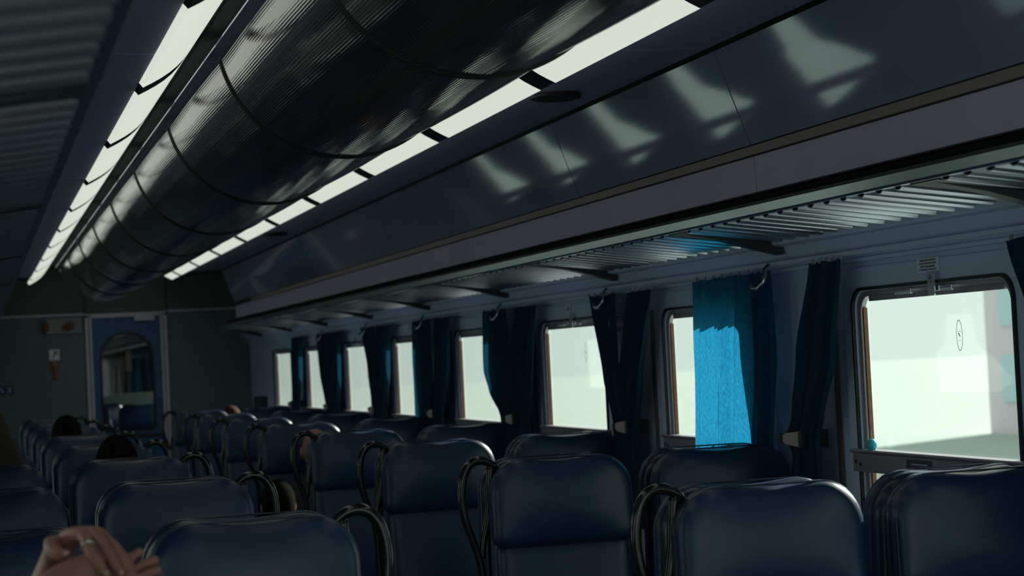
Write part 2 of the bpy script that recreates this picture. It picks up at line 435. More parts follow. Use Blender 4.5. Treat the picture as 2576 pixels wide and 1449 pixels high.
# luggage racks
def rack(mx, side):
    t = empty('luggage_rack', (mx(2.3), 9, 1.9))
    def B(mb, name, mt, **k):
        mb.v = [(mx(x) - t.location.x, y - 9, z - 1.9) for x, y, z in mb.v]; return mb.build(name, mt, t, **k)
    ye = 18.5
    mb = MB(); mb.prism([(2.133, 1.914), (2.128, 1.937), (2.132, 1.938), (2.16, 1.938), (2.16, 1.908), (2.136, 1.908)], Y0, ye); B(mb, 'front_rail', MT['alu'])
    mb = MB(); mb.prism([(2.134, 1.939), (2.165, 1.939), (2.165, 1.947), (2.134, 1.947)], Y0, ye); B(mb, 'rail_lip', MT['bracket'])
    mb = MB(); mb.prism([(2.16, 1.948), (2.29, 1.948), (2.29, 1.999), (2.295, 1.999), (2.295, 1.955), (2.548, 1.95), (2.548, 1.944), (2.16, 1.942)], Y0, ye); B(mb, 'slot_shade_sheet', MT['groove'])  # added black sheet standing in for the shade inside the open rack
    js = [y for y in [4.20 + P * k for k in range(-3, 9)] if y > Y0] + [ye]
    prev = Y0
    for j in js:
        ya, yb = prev + .07, j - .07
        if yb - ya > .3:
            n = max(4, int(round((yb - ya) / .104))); mb = MB(); v = []; f = []
            per = [(0, .020), (.44, .020), (.45, .0), (.52, -.009), (.62, -.014), (.78, -.014), (.90, -.009), (.98, .0), (.99, .020)]
            rowp = [((ya + (yb - ya) * (c_ + u) / n), h) for c_ in range(n) for u, h in per] + [(yb, .016)]
            cols = len(rowp)
            for x, z in ((2.155, 1.916), (2.47, 1.878)):
                for y, h in rowp: v.append((x, y, z + h))
            f = [(i, i + 1, cols + i + 1, cols + i) for i in range(cols - 1)]
            mb.add(v, f); B(mb, 'slatted_shelf', MT['slat'], smooth=False, solid=.003)
        if j < ye:
            mb = MB(); mb.prism([(2.165, 1.912), (2.165, 1.903), (2.30, 1.878), (2.49, 1.828), (2.50, 1.828), (2.50, 1.875)], j - .028, j + .028); B(mb, 'bracket_arm', MT['bracket'], bevel=.003)
            mb = MB(); mb.prism([(2.15, 1.905), (2.5, 1.865), (2.5, 1.870), (2.15, 1.910)], j - .07, j + .07); B(mb, 'cover_strip', MT['bracket'])
        prev = j
    mb = MB(); mb.prism([(2.46, 1.857), (2.50, 1.851), (2.515, 1.82), (2.548, 1.80), (2.548, 1.88), (2.46, 1.88)], Y0, YB - .01); B(mb, 'wall_cove', MT['wall'], bevel=.003)
    tag(t, 'long luggage rack of ribbed metal slats above the %s windows' % side, 'luggage rack', 'luggage racks')
rack(lambda x: x, 'right'); rack(M, 'left')

# ------------------------------------------------------------------ far bulkhead, door, next coach
bw = struct(empty('wall_back', (XC, YB, 1.2)))
D0, D1, DT = 1.02, 1.775, 2.115
mb = MB(); mb.box(XL, D0, YB, YB + .06, 0, DT); mb.box(D1, XR, YB, YB + .06, 0, DT); in_parent(mb, bw).build('lower_panel', MT['bulk'], bw)
mb = MB(); mb.box(XL, XR, YB, YB + .06, DT, 2.62); in_parent(mb, bw).build('upper_panel', MT['bulk_dark'], bw)
mb = MB(); mb.box(XL, D0, YB - .012, YB, 2.118, 2.135); mb.box(D1 + .02, XR, YB - .012, YB, 2.118, 2.135); in_parent(mb, bw).build('rail_strip', MT['trim'], bw)
mb = MB(); mb.box(D0 - .005, D0 + .01, YB - .006, YB, 2.14, 2.6); mb.box(D1, D1 + .012, YB - .006, YB, 2.14, 2.6); in_parent(mb, bw).build('panel_joint', MT['groove'], bw)
dr = struct(empty('door_1', (1.4, YB, 0)))
mb = MB()
for a, b in ((D0, D0 + .03), (D0 + .038, D0 + .062), (D1 - .062, D1 - .038), (D1 - .03, D1)): mb.box(a, b, YB - .03, YB + .05, .0 if a > 1.3 else 0, DT)
mb.box(D0, D1, YB - .03, YB + .05, DT - .03, DT + .01)
in_parent(mb, dr).build('door_frame', MT['trim'], dr, bevel=.003)
mb = MB(); out = rrect(D0 + .06, D1 - .06, .01, DT - .03, .005, 10); inn = rrect(1.165, 1.625, 1.03, 1.92, .22, 10, .05)
n = len(out)
ring(mb, out, inn, 0, .04); mb.v = [(y - 1.4, x + .0, z) for x, y, z in mb.v]; mb.build('door_leaf', MT['door'], dr)
mb = MB(); ring(mb, rrect(1.145, 1.645, 1.01, 1.945, .235, 10, .06), inn, -.008, .05); mb.v = [(y - 1.4, x, z) for x, y, z in mb.v]; mb.build('window_gasket', MT['rubber'], dr)
mb = MB(); mb.box(-.235, .235, .02, .024, 1.02, 1.93); mb.build('door_glass', MT['glass'], dr)
mb = MB(); mb.box(-.34, .30, -.02, .0, .955, .985); mb.build('push_bar', MT['rubber'], dr)
mb = MB(); mb.box(1.47 - 1.4, 1.66 - 1.4, -.06, -.02, 2.045, 2.10); mb.build('door_closer', MT['trim'], dr, bevel=.004)
# paper on the glass
mb = MB(); mb.box(1.385, 1.435, YB + .012, YB + .014, 1.58, 1.76)
tag(mb.build('paper_notice', mat('yellowed_paper', (.22, .2, .15), .8)), 'small yellowed paper notice on the glass of the blue door', 'notice')
# signs and hammer beside the door
t = empty('emergency_equipment_box', (.83, YB - .02, 2.03))
mb = MB(); mb.box(-.165, .165, -.01, .018, -.075, .065); mb.build('box_body', mat('clear_box', (.11, .12, .14), .25), t, bevel=.005)
mb = MB(); ring(mb, rrect(-.165, .165, -.075, .065, .01, 3), rrect(-.155, .155, -.065, .055, .008, 3), -.014, -.008); mb.v = [(y, x, z) for x, y, z in mb.v]; mb.build('box_frame', MT['lower_wall'], t)
mb = MB(); mb.ell((.05, -.03, -.01), (.04, .016, .045)); mb.box(-.02, .03, -.03, -.016, -.05, .0)
og = mat('dull_orange', (.16, .06, .012), .5); mb.build('orange_fitting', og, t)
MB().ell((-.17, -.03, -.008), (.035, .016, .05)).build('orange_lamp', og, t, smooth=True)
tag(t, 'shallow grey box with dull orange fittings left of the blue door top', 'safety box')
t = empty('emergency_hammer', (.735, YB - .02, 1.67))
mb = MB(); mb.box(-.022, .022, -.015, .015, -.02, .035); mb.tube([(-.003, 0, .0), (.004, 0, -.07), (.004, 0, -.13)], [.02, .016, .022], 8); mb.tube([(-.055, 0, -.035), (.0, 0, -.05)], .008, 6)
mb.build('hammer', MT['orange'], t)
mb = MB(); mb.box(-.05, .045, .0, .018, .04, .14); pl = mb.build('white_card', MT['white'], t)
mb = MB(); mb.tube([(-.02, -.002, .055), (.015, -.002, .125)], .006, 5); mb.ell((.012, -.002, .11), (.018, .004, .018), 10, 6); mb.build('card_pictogram', MT['brown'], pl)
tag(t, 'orange emergency hammer under a white pictogram card left of the blue door', 'hammer')
t = empty('blue_sign', (.27, YB - .01, 1.455))
mb = MB(); mb.box(-.09, .085, -.004, .008, -.04, .04); mb.build('sign_board', MT['blue_label'], t)
mb = MB(); mb.tube([(-.04, -.006, .02), (-.01, -.006, -.02)], .006, 5); mb.tube([(.03, -.006, -.018), (.055, -.006, -.01), (.055, -.006, .015), (.035, -.006, .015)], .005, 5)
mb.build('sign_marks', MT['white'], t)
tag(t, 'small blue sign with pale marks low on the far bulkhead at the left', 'sign')
# vestibule and next coach beyond the door glass
ve = struct(empty('wall_far', (XC, 25, 1.2)))
mb = MB(); mb.box(XL, XR, 24.9, 25, 0, 2.6); mb.box(XL - .05, XL, YB + .1, 25, 0, 2.6); mb.box(XL, XR, YB + .1, 25, 2.55, 2.6)
mb.box(XR, XR + .05, YB + .1, 20.6, 0, 2.6); mb.box(XR, XR + .05, 20.6, 25, 0, .9); mb.box(XR, XR + .05, 20.6, 25, 1.75, 2.6)
in_parent(mb, ve).build('vestibule_lining', MT['bulk_dark'], ve)
mb = MB(); mb.box(1.50, 2.5, 20.4, 20.46, 1.36, 2.5); in_parent(mb, ve).build('blue_partition', MT['door'], ve)
mb = MB(); mb.box(-.2, 1.50, 20.4, 20.46, 1.36, 2.5); in_parent(mb, ve).build('dark_partition', MT['groove'], ve)

# ------------------------------------------------------------------ seats
def pillow(w, z0, z1, rt, rb, rings, dip=0, tilt=0, n=9, zr=0, dome=0):
    """padded slab: rounded outline lofted through (inset, y) from front to back; a smooth dome closes the front"""
    mb = MB(); v = []; f = []; zm = (z0 + z1) / 2; hh = (z1 - z0) / 2
    ins0, y0 = rings[0]; lim = min(w / 2, hh) - .006
    full = [(ins0 + (lim - ins0) * (1 - q / 7), None) for q in range(7)] + list(rings)
    for ins, y in full:
        h = w / 2 - ins; pts = rrect(-h, h, z0 + ins, z1 - ins, min(max(rt - ins * .55, .006), h - .001, hh - ins - .001 if hh - ins > .004 else .003), n, min(max(rb - ins * .5, .004), h - .001, hh - ins - .001 if hh - ins > .004 else .003))
        dn = []
        for q in range(4):                       # extra points along the straight sides
            arc = pts[q * (n + 1):(q + 1) * (n + 1)]; nx = pts[((q + 1) * (n + 1)) % len(pts)]; dn += arc
            dn += [(arc[-1][0] + (nx[0] - arc[-1][0]) * g / 9, arc[-1][1] + (nx[1] - arc[-1][1]) * g / 9) for g in range(1, 9)]
        pts = dn; N = len(pts)
        for x, z in pts:
            yy = y
            if y is None:
                a_ = max(0, 1 - (abs(x) / (w / 2 - ins0)) ** 2.2); b_ = max(0, 1 - (abs(z - zm) / (hh - ins0)) ** 2.2)
                yy = y0 - dome * a_ * b_
            zz = z - dip * math.cos(min(1, abs(x) / (w * .36)) * PI / 2) ** 2 * max(0, (z - zm) / hh) ** 3
            v.append((x, yy + tilt * (zz - zr), zz))
    k = len(full)
    for r in range(k - 1):
        for i in range(N):
            j = (i + 1) % N; f.append((r * N + i, r * N + j, (r + 1) * N + j, (r + 1) * N + i))
    f.append(tuple(range(N))[::-1]); f.append(tuple(range((k - 1) * N, k * N)))
    mb.add(v, f); return mb

def make_seat(hand):
    """faces -Y; front of the head pad at y=0; hand: -1 handle on the -x side, +1 on the +x side, 0 none"""
    t = empty('train_seat')
    # y runs from front (small) to back
    pad = [(.022, -.004), (.010, .004), (.003, .014), (0, .028), (0, .05), (.004, .057)]
    hp = pillow(.456, .955, 1.228, .105, .035, pad, dip=.011, tilt=.04, zr=1.2, dome=.022).build('headrest', MT['seat'], t, smooth=True)
    mb = MB(); pts = rrect(-.2265, .2265, .957, 1.2265, .105, 9, .035)
    pts = [(x, z - .011 * math.cos(min(1, abs(x) / (.456 * .36)) * PI / 2) ** 2 * max(0, (z - 1.0915) / .1365) ** 3) for x, z in pts]
    mb.tube([(x, .020 + .04 * (z - 1.2), z) for x, z in pts], .0024, 6, True); mb.build('piping', MT['shell'], hp, smooth=True)
    bk = [(.022, .010), (.008, .020), (0, .034), (0, .055)]
    pillow(.43, .43, .972, .03, .05, bk, tilt=.10, zr=1.0, dome=.014).build('backrest', MT['seat'], t, smooth=True)
    sh = [(.006, .052), (0, .056), (.001, .085), (.006, .096), (.018, .102)]
    pillow(.452, .38, 1.226, .11, .04, sh, dip=.011, tilt=.035, zr=1.2, dome=0).build('back_shell', MT['shell'], t, smooth=True)
    mb = MB(); v = []
    mb.box(-.225, .225, -.50, -.03, .36, .46); mb.build('seat_cushion', MT['seat'], t, bevel=.035)
    mb = MB(); mb.box(-.20, .20, -.40, .10, .28, .36); mb.box(-.05, .05, -.3, .02, 0, .28); mb.build('pedestal', MT['base'], t, bevel=.01)
    for s in (-1, 1):
        mb = MB(); mb.box(s * .233 - .02, s * .233 + .02, -.38, .02, .62, .655); mb.box(s * .233 - .013, s * .233 + .013, .0, .05, .42, .64); mb.build('armrest', MT['handle'], t, bevel=.01)
    if hand:
        s = -hand
        P1 = [(.175, 1.180), (.195, 1.206), (.220, 1.222), (.248, 1.226), (.274, 1.214), (.293, 1.184), (.303, 1.14), (.303, 1.09), (.293, 1.035), (.275, .98), (.258, .925), (.248, .86), (.244, .7), (.240, .45)]
        r1 = [.010, .012, .013, .014, .014, .014, .014, .013, .013, .012, .012, .012, .012, .012]
        P2 = [(.205, 1.205), (.210, 1.15), (.215, 1.09), (.226, 1.03), (.240, .975), (.246, .92)]
        def dense(p, r):
            q = []; rr = []
            for i in range(len(p) - 1):
                a = p[max(i - 1, 0)]; b = p[i]; c = p[i + 1]; d = p[min(i + 2, len(p) - 1)]
                for u in (0, .25, .5, .75):
                    q.append(tuple(.5 * ((2 * b[k]) + (-a[k] + c[k]) * u + (2 * a[k] - 5 * b[k] + 4 * c[k] - d[k]) * u * u + (-a[k] + 3 * b[k] - 3 * c[k] + d[k]) * u ** 3) for k in (0, 1)))
                    rr.append(r[i] + (r[i + 1] - r[i]) * u)
            return q + [p[-1]], rr + [r[-1]]
        q, r = dense(P1, r1); mb = MB(); mb.tube([(-s * x, .098, z) for x, z in q], r, 12)
        q, r = dense(P2, [.016, .016, .016, .014, .011, .010]); mb.tube([(-s * x, .098, z) for x, z in q], r, 10)
        h = mb.build('grab_handle', MT['handle'], t, smooth=True); h['label'] = 'dark looped grab handle'
    return t

protos = {-1: make_seat(-1), 1: make_seat(1), 0: make_seat(0)}
usedp = set()
def place_seat(kind, x, y, rz, label, group):
    if kind in usedp: o = copy_tree(protos[kind])
    else: o = protos[kind]; usedp.add(kind)
    o.location = (x, y, 0); o.rotation_euler = (0, 0, rz)
    tag(o, label, 'seat', group); return o
XS = {'right aisle': 1.755, 'right window': 2.292, 'left aisle': XC * 2 - 1.735, 'left window': .03}
for k in range(8):
    Y = 4.25 + P * k
    if True:
        row = 'nearest row' if k == 0 else ('last row by the far door' if k == 7 else '%s row from the camera' % ORD[k])
    for nm, x in XS.items():
        side, col = nm.split()
        hand = 0 if col == 'window' else (-1 if side == 'right' else 1)
        place_seat(hand, x, Y, 0, 'blue seat facing the camera, %s side, %s place, %s' % (side, col, row), 'blue seats facing the camera')
        place_seat(0, x, Y + .208, PI, 'blue seat turned away, %s side, %s place, behind the %s' % (side, col, row), 'blue seats turned away from the camera')
for i, (x, y) in enumerate(((1.15, 21.3), (1.70, 21.5), (1.42, 23.0))):
    place_seat(0, x, y, .2 * (i - 1), 'blue seat in the next coach seen through the door glass, %s' % ('at the left', 'at the right', 'farthest back')[i], 'seats beyond the door')

# ------------------------------------------------------------------ curtains
def lerp_keys(keys, z):
    for a, b in zip(keys[:-1], keys[1:]):
        if a[0] >= z >= b[0]:
            u = (a[0] - z) / (a[0] - b[0]); u2 = u * u * (3 - 2 * u) * .5 + u * .5
            return a[1] + (b[1] - a[1]) * u2, a[2] + (b[2] - a[2]) * u2
    return keys[-1][1], keys[-1][2]
def curtain(keys, label, group, folds=5, X=2.475, mx=lambda x: x, amp=.011, seed=0, name='curtain', tied=True):
    """keys: (z, y of near edge, y of far edge)"""
    rnd = random.Random(seed); ztop, zbot = keys[0][0], keys[-1][0]
    nz, ns = 46, folds * 12; v = []; f = []
    ph = [rnd.uniform(-.5, .5) for _ in range(8)]
    w0 = keys[0][2] - keys[0][1]
    for i in range(nz + 1):
        u = i / nz; z = ztop + (zbot - ztop) * u; a, b = lerp_keys(keys, z); wd = b - a
        am = amp * (1 + .8 * max(0, 1 - wd / max(w0, .01))) * (.6 + .4 * min(1, u * 4))
        for j in range(ns + 1):
            s = j / ns
            warp = s + .025 * math.sin(2 * PI * s * 2 + ph[0] * 6 + u * 2) + .012 * math.sin(9 * s + ph[1] * 9)
            xx = math.sin(2 * PI * folds * warp + ph[2] * 6) * am + .5 * am * math.sin(2 * PI * folds * .5 * warp + u * 3 + ph[3] * 6)
            v.append((X + xx, a + wd * s, z + .003 * math.sin(2 * PI * folds * warp)))
    for i in range(nz):
        for j in range(ns):
            k = i * (ns + 1) + j; f.append((k, k + 1, k + ns + 2, k + ns + 1))
    mb = MB(); mb.add(v, f); yc = (keys[0][1] + keys[0][2]) / 2
    t = empty(name, (mx(X), yc, ztop))
    mb.v = [(mx(x) - mx(X), y - yc, z - ztop) for x, y, z in mb.v]
    mb.build('cloth', MT['bunched' if tied else 'curtain'], t, smooth=True)
    for q in range(folds + 1 if mx(1) == 1 else 0):
        y = keys[0][1] + w0 * (q + .3) / (folds + .6); mb = MB(); mb.box(-.003, .003, y - yc - .005, y - yc + .005, -.004, .012)
        mb.build('curtain_hook', MT['bar'], t)
    tag(t, label, 'curtain', group); return t
T0, TZ, BZ = 1.775, 1.25, 1.05
G = 'dark curtains on the right wall'
curtain([(T0, 3.95, 4.42), (1.58, 3.85, 4.33), (1.25, 3.68, 4.12), (1.0, 3.66, 4.0)], 'dark curtain slanting across the right edge of the nearest window', G, 4, seed=1)
curtain([(1.785, 5.375, 5.60), (1.5, 5.44, 5.735), (1.31, 5.56, 5.80), (1.25, 5.60, 5.86), (1.20, 5.60, 5.81), (1.05, 5.60, 5.87), (.9, 5.58, 5.92)], 'dark curtain tied by a clip, left of the nearest big window', G, 4, seed=2)
curtain([(1.78, 5.915, 6.60), (1.5, 5.92, 6.62), (1.1, 6.0, 6.66), (.85, 6.02, 6.68)], 'bright blue sunlit curtain hanging open over the second window', G, 8, amp=.019, X=2.47, seed=3, tied=False)
curtain([(T0, 7.07, 7.35), (1.60, 7.16, 7.41), (1.44, 7.25, 7.49), (1.26, 7.33, 7.52), (1.2, 7.34, 7.53), (.95, 7.28, 7.56)], 'dark curtain right of the round knob, crossing its neighbour at the clip', G, 4, seed=4)
curtain([(T0, 7.54, 7.89), (1.44, 7.52, 7.73), (1.26, 7.45, 7.61), (1.2, 7.46, 7.60), (.95, 7.44, 7.66)], 'dark curtain slanting over the third window towards the round knob', G, 4, seed=5)
curtain([(T0, 8.68, 9.02), (1.54, 8.78, 9.17), (1.4, 8.83, 9.20), (1.25, 8.90, 9.24), (.95, 8.90, 9.28)], 'dark curtain on the right of the pair beside the fourth window', G, 4, seed=6)
curtain([(T0, 9.21, 9.65), (1.48, 9.16, 9.69), (1.38, 9.18, 9.60), (1.25, 9.18, 9.36), (.95, 9.16, 9.38)], 'dark bulging curtain sweeping in over the fourth window', G, 5, seed=7)
curtain([(T0, 10.39, 10.76), (1.5, 10.45, 10.8), (1.23, 10.61, 10.9), (.95, 10.6, 11.0)], 'dark straight curtain on the right of the pair beside the fifth window', G, 4, seed=8)
curtain([(T0, 10.84, 11.29), (1.5, 10.82, 11.32), (1.23, 10.88, 11.34), (.95, 10.9, 11.36)], 'dark straight hanging curtain over the fifth window', G, 5, seed=9)
curtain([(T0, 11.98, 12.38), (1.5, 12.05, 12.45), (1.23, 12.25, 12.5), (.95, 12.2, 12.6)], 'dark curtain on the right of the pair beside the sixth window', G, 4, seed=10)
curtain([(T0, 12.44, 12.95), (1.5, 12.42, 12.74), (1.23, 12.45, 12.58), (.95, 12.4, 12.7)], 'dark curtain narrowing to its clip over the sixth window', G, 5, seed=11)
curtain([(T0, 13.69, 14.2), (1.5, 13.74, 14.2), (1.23, 13.88, 14.25), (.95, 13.85, 14.3)], 'dark curtain on the right of the pair beside the seventh window', G, 4, seed=12)
curtain([(T0, 14.22, 14.66), (1.5, 14.2, 14.5), (1.23, 14.2, 14.27), (.95, 14.15, 14.4)], 'dark curtain slanting over the seventh window', G, 5, seed=13)
curtain([(T0, 15.37, 15.85), (1.5, 15.42, 15.88), (1.23, 15.62, 15.93), (.95, 15.6, 16.0)], 'dark curtain farthest from the camera, beside the last window', G, 5, seed=14)
# the left wall: only its reflections show
for k, y in enumerate(WY[2:]):
    yc = y + .37
    if yc > 18: continue
    row = ['first', 'second', 'third', 'fourth', 'fifth', 'sixth', 'seventh', 'eighth', 'ninth'][k]
    for s, nm in ((-1, 'near'), (1, 'far')):
        a = sorted((yc + s * .02, yc + s * .74)); b = sorted((yc + s * .0, yc + s * .16))
        curtain([(T0, *a), (1.5, *sorted((yc + s * .02, yc + s * .66))), (1.36, *sorted((yc + s * .01, yc + s * .38))), (1.25, *b), (.95, *sorted((yc - s * .02, yc + s * .22)))],
                'dark curtain tied back on the left wall, %s one of the %s pair' % (nm, row), 'dark curtains on the left wall', 4, mx=M, seed=30 + k * 2 + s)

# curtain clips, hooks, knob
for k in range(7):
    yc = 5.80 + 1.70 * k
    t = empty('curtain_clip', (2.49, yc, 1.247))
    mb = MB(); mb.prismx([(-.075, -.026), (-.075, .024), (.02, .017), (.05, .011), (.05, -.013), (.02, -.021)], -.035, -.028); mb.build('clip_plate', mat('clip_plate', (.50, .40, .40), .4), t, bevel=.003)
    mb = MB(); mb.prismx([(-.095, -.029), (-.095, .027), (-.075, .025), (-.075, -.027)], -.036, .058); mb.build('clip_hinge', MT['bracket'], t, bevel=.003)
    mb = MB(); mb.prismx([(.05, -.016), (.05, .014), (.075, .010), (.075, -.012)], -.04, .01); mb.build('clip_tip', MT['bracket'], t, bevel=.003)
    row = ['beside the nearest big window', 'below the round knob', 'right of the fourth window', 'right of the fifth window', 'right of the sixth window', 'right of the seventh window', 'right of the last window'][k]
    tag(t, 'pale metal curtain clip on the pillar %s' % row, 'curtain clip', 'curtain clips on the right wall')
hk = [5.93, 7.615, 9.28, 10.98, 12.66, 14.34]
for k, y in enumerate(hk):
    mb = MB(); pts = [(2.47, y - .01, 1.80), (2.455, y - .01, 1.785), (2.45, y - .02, 1.765), (2.44, y - .025, 1.742), (2.43, y - .005, 1.725), (2.425, y + .03, 1.727), (2.425, y + .045, 1.742)]
    o = mb.tube(pts, .007, 8).build('coat_hook', MT['alu'], loc=(2.47, y, 1.76), smooth=True)
    where = ['above the bright blue curtain', 'above the third window curtain', 'above the fourth window curtain', 'above the fifth window curtain', 'above the sixth window curtain', 'above the seventh window curtain'][k]
    tag(o, 'curved metal coat hook under the rack %s' % where, 'hook', 'coat hooks under the right rack')
mb = MB(); n = 24
for (r0, x0), (r1, x1) in (((.0, 2.475), (.026, 2.478)), ((.026, 2.478), (.032, 2.49)), ((.032, 2.49), (.032, 2.515)), ((.02, 2.515), (.02, 2.55))):
    v = [(x0, 7.61 + r0 * math.cos(2 * PI * i / n), 1.655 + r0 * math.sin(2 * PI * i / n)) for i in range(n)] + [(x1, 7.61 + r1 * math.cos(2 * PI * i / n), 1.655 + r1 * math.sin(2 * PI * i / n)) for i in range(n)]
    mb.add(v, [(i, (i + 1) % n, (i + 1) % n + n, i + n) for i in range(n)])
tag(mb.build('round_fitting', MT['bar'], loc=(2.55, 7.61, 1.655), smooth=True), 'round grey knob on the pillar between two tied curtains', 'fitting')
mb = MB(); mb.box(2.485, 2.5, Y0, YB - .1, 1.795, 1.807)
tag(mb.build('curtain_rail', MT['wall']), 'thin curtain rail under the right luggage rack', 'curtain rail')
mb = MB(); mb.box(M(2.5), M(2.485), Y0, YB - .1, 1.795, 1.807)
tag(mb.build('curtain_rail', MT['wall']), 'thin curtain rail under the left luggage rack', 'curtain rail')

# warning label above the nearest window
def text_mesh(s, size, mt, parent, loc, rot, name='lettering'):
    c = bpy.data.curves.new('t', 'FONT'); c.body = s; c.size = size; c.align_x = 'CENTER'; c.align_y = 'CENTER'; c.offset = size * .03
    o = bpy.data.objects.new('t', c); COL.objects.link(o)
    bpy.context.view_layer.update()
    me = bpy.data.meshes.new_from_object(o.evaluated_get(bpy.context.evaluated_depsgraph_get()))
    bpy.data.objects.remove(o)
    q = bpy.data.objects.new(name, me); COL.objects.link(q); me.materials.clear(); me.materials.append(mt)
    q.parent = parent; q.location = loc; q.rotation_euler = rot; return q
t = empty('warning_label', (XR - .014, 4.955, 1.742))
mb = MB(); mb.box(-.0015, .0, -.064, .064, -.019, .019); mb.build('label_card', MT['white'], t)
lines = ['È PERICOLOSO SPORGERSI', 'NE PAS SE PENCHER AU DEHORS', 'NICHT HINAUSLEHNEN', 'IT IS DANGEROUS TO LEAN OUT']
for i, s in enumerate(lines):
    text_mesh(s, .0078 if len(s) < 24 else .0068, MT['ink'], t, (-.002, 0, .0125 - i * .0085), (PI / 2, 0, -PI / 2))
tag(t, 'small pale warning label with four lines of text above the nearest window', 'label')
mb = MB(); mb.box(0, .002, -.03, .03, -.02, .02); t = empty('wall_sticker', (XR - .016, 8.37, 1.742)); mb.build('sticker_card', MT['white'], t)
mb = MB(); mb.box(-.001, .0, -.018, .018, -.011, .011); mb.build('sticker_field', MT['lower_wall'], t)
tag(t, 'small square sticker above the third window', 'sticker')
mb = MB(); mb.box(0, .002, -.03, .03, -.02, .02); t = empty('wall_sticker', (XR - .016, 11.75, 1.742)); mb.build('sticker_card', MT['white'], t)
tag(t, 'tiny square sticker above the fifth window', 'sticker')
mb = MB(); mb.ell((2.53, 5.36, 1.235), (.014, .022, .02), 14, 8)
tag(mb.build('glass_stopper', MT['teal_plastic'], loc=(2.53, 5.36, 1.222), smooth=True), 'small turquoise lump on the ledge in the corner of the nearest window', 'stopper')
mb = MB(); mb.box(2.46, 2.55, 17.9, 18.15, 1.19, 1.29)
tag(mb.build('ashtray_box', MT['bracket'], bevel=.01, loc=(2.55, 18.0, 1.24)), 'small dark box on the right wall beyond the last window', 'box')

# ------------------------------------------------------------------ people
def skin_body(name, chains, mt, parent=None, sub=2, root=0):
    """chains: list of lists of (point, radius); the first point of a chain may be an index pair into an earlier chain"""
    verts = []; edges = []; rad = []; idx = {}
    for ci, ch in enumerate(chains):
        prev = None
        for pi, e in enumerate(ch):
            if isinstance(e[0], int): prev = idx[(e[0], e[1])]; continue
            verts.append(e[0]); r = e[1]; rad.append(r if isinstance(r, tuple) else (r, r)); k = len(verts) - 1; idx[(ci, pi)] = k
            if prev is not None: edges.append((prev, k))
            prev = k
    me = bpy.data.meshes.new(name); me.from_pydata(verts, edges, []); o = bpy.data.objects.new(name, me); COL.objects.link(o)
    o.modifiers.new('skin', 'SKIN')
    for i, r in enumerate(rad): me.skin_vertices[0].data[i].radius = r
    me.skin_vertices[0].data[root].use_root = True
    q = o.modifiers.new('sub', 'SUBSURF'); q.levels = sub; q.render_levels = sub
    o.modifiers['skin'].use_smooth_shade = True
    me.materials.append(mt)
    dg = bpy.context.evaluated_depsgraph_get(); bpy.context.view_layer.update()
    m2 = bpy.data.meshes.new_from_object(o.evaluated_get(bpy.context.evaluated_depsgraph_get()))
    o.modifiers.clear(); o.data = m2; m2.name = name
    m2.materials.clear(); m2.materials.append(mt)
    for p in m2.polygons: p.use_smooth = True
    if parent: o.parent = parent
    return o

def head_mesh(c, s=1.0):
    """head facing -Y with nose, brow, chin, eyes sockets and ears; centre c"""
    def fn(d):
        k = 1.0
        if d.y < 0:
            k += .10 * math.exp(-((d.x / .10) ** 2 + ((d.z + .12) / .16) ** 2)) * (-d.y)          # nose
            k -= .05 * math.exp(-(((abs(d.x) - .33) / .13) ** 2 + ((d.z - .05) / .10) ** 2))     # eye sockets
            k += .03 * math.exp(-((d.x / .22) ** 2 + ((d.z + .48) / .07) ** 2))                  # mouth
            k += .05 * math.exp(-((d.x / .25) ** 2 + ((d.z + .85) / .15) ** 2))                  # chin
        if d.z < -.2: k *= 1 - .14 * (-.2 - d.z)
        return k
    mb = MB(); mb.ell(c, (.076 * s, .096 * s, .118 * s), 32, 24, fn)
    for sx in (-1, 1): mb.ell((c[0] + sx * .077 * s, c[1] + .01, c[2] - .01 * s), (.012 * s, .022 * s, .032 * s), 10, 8)
    return mb
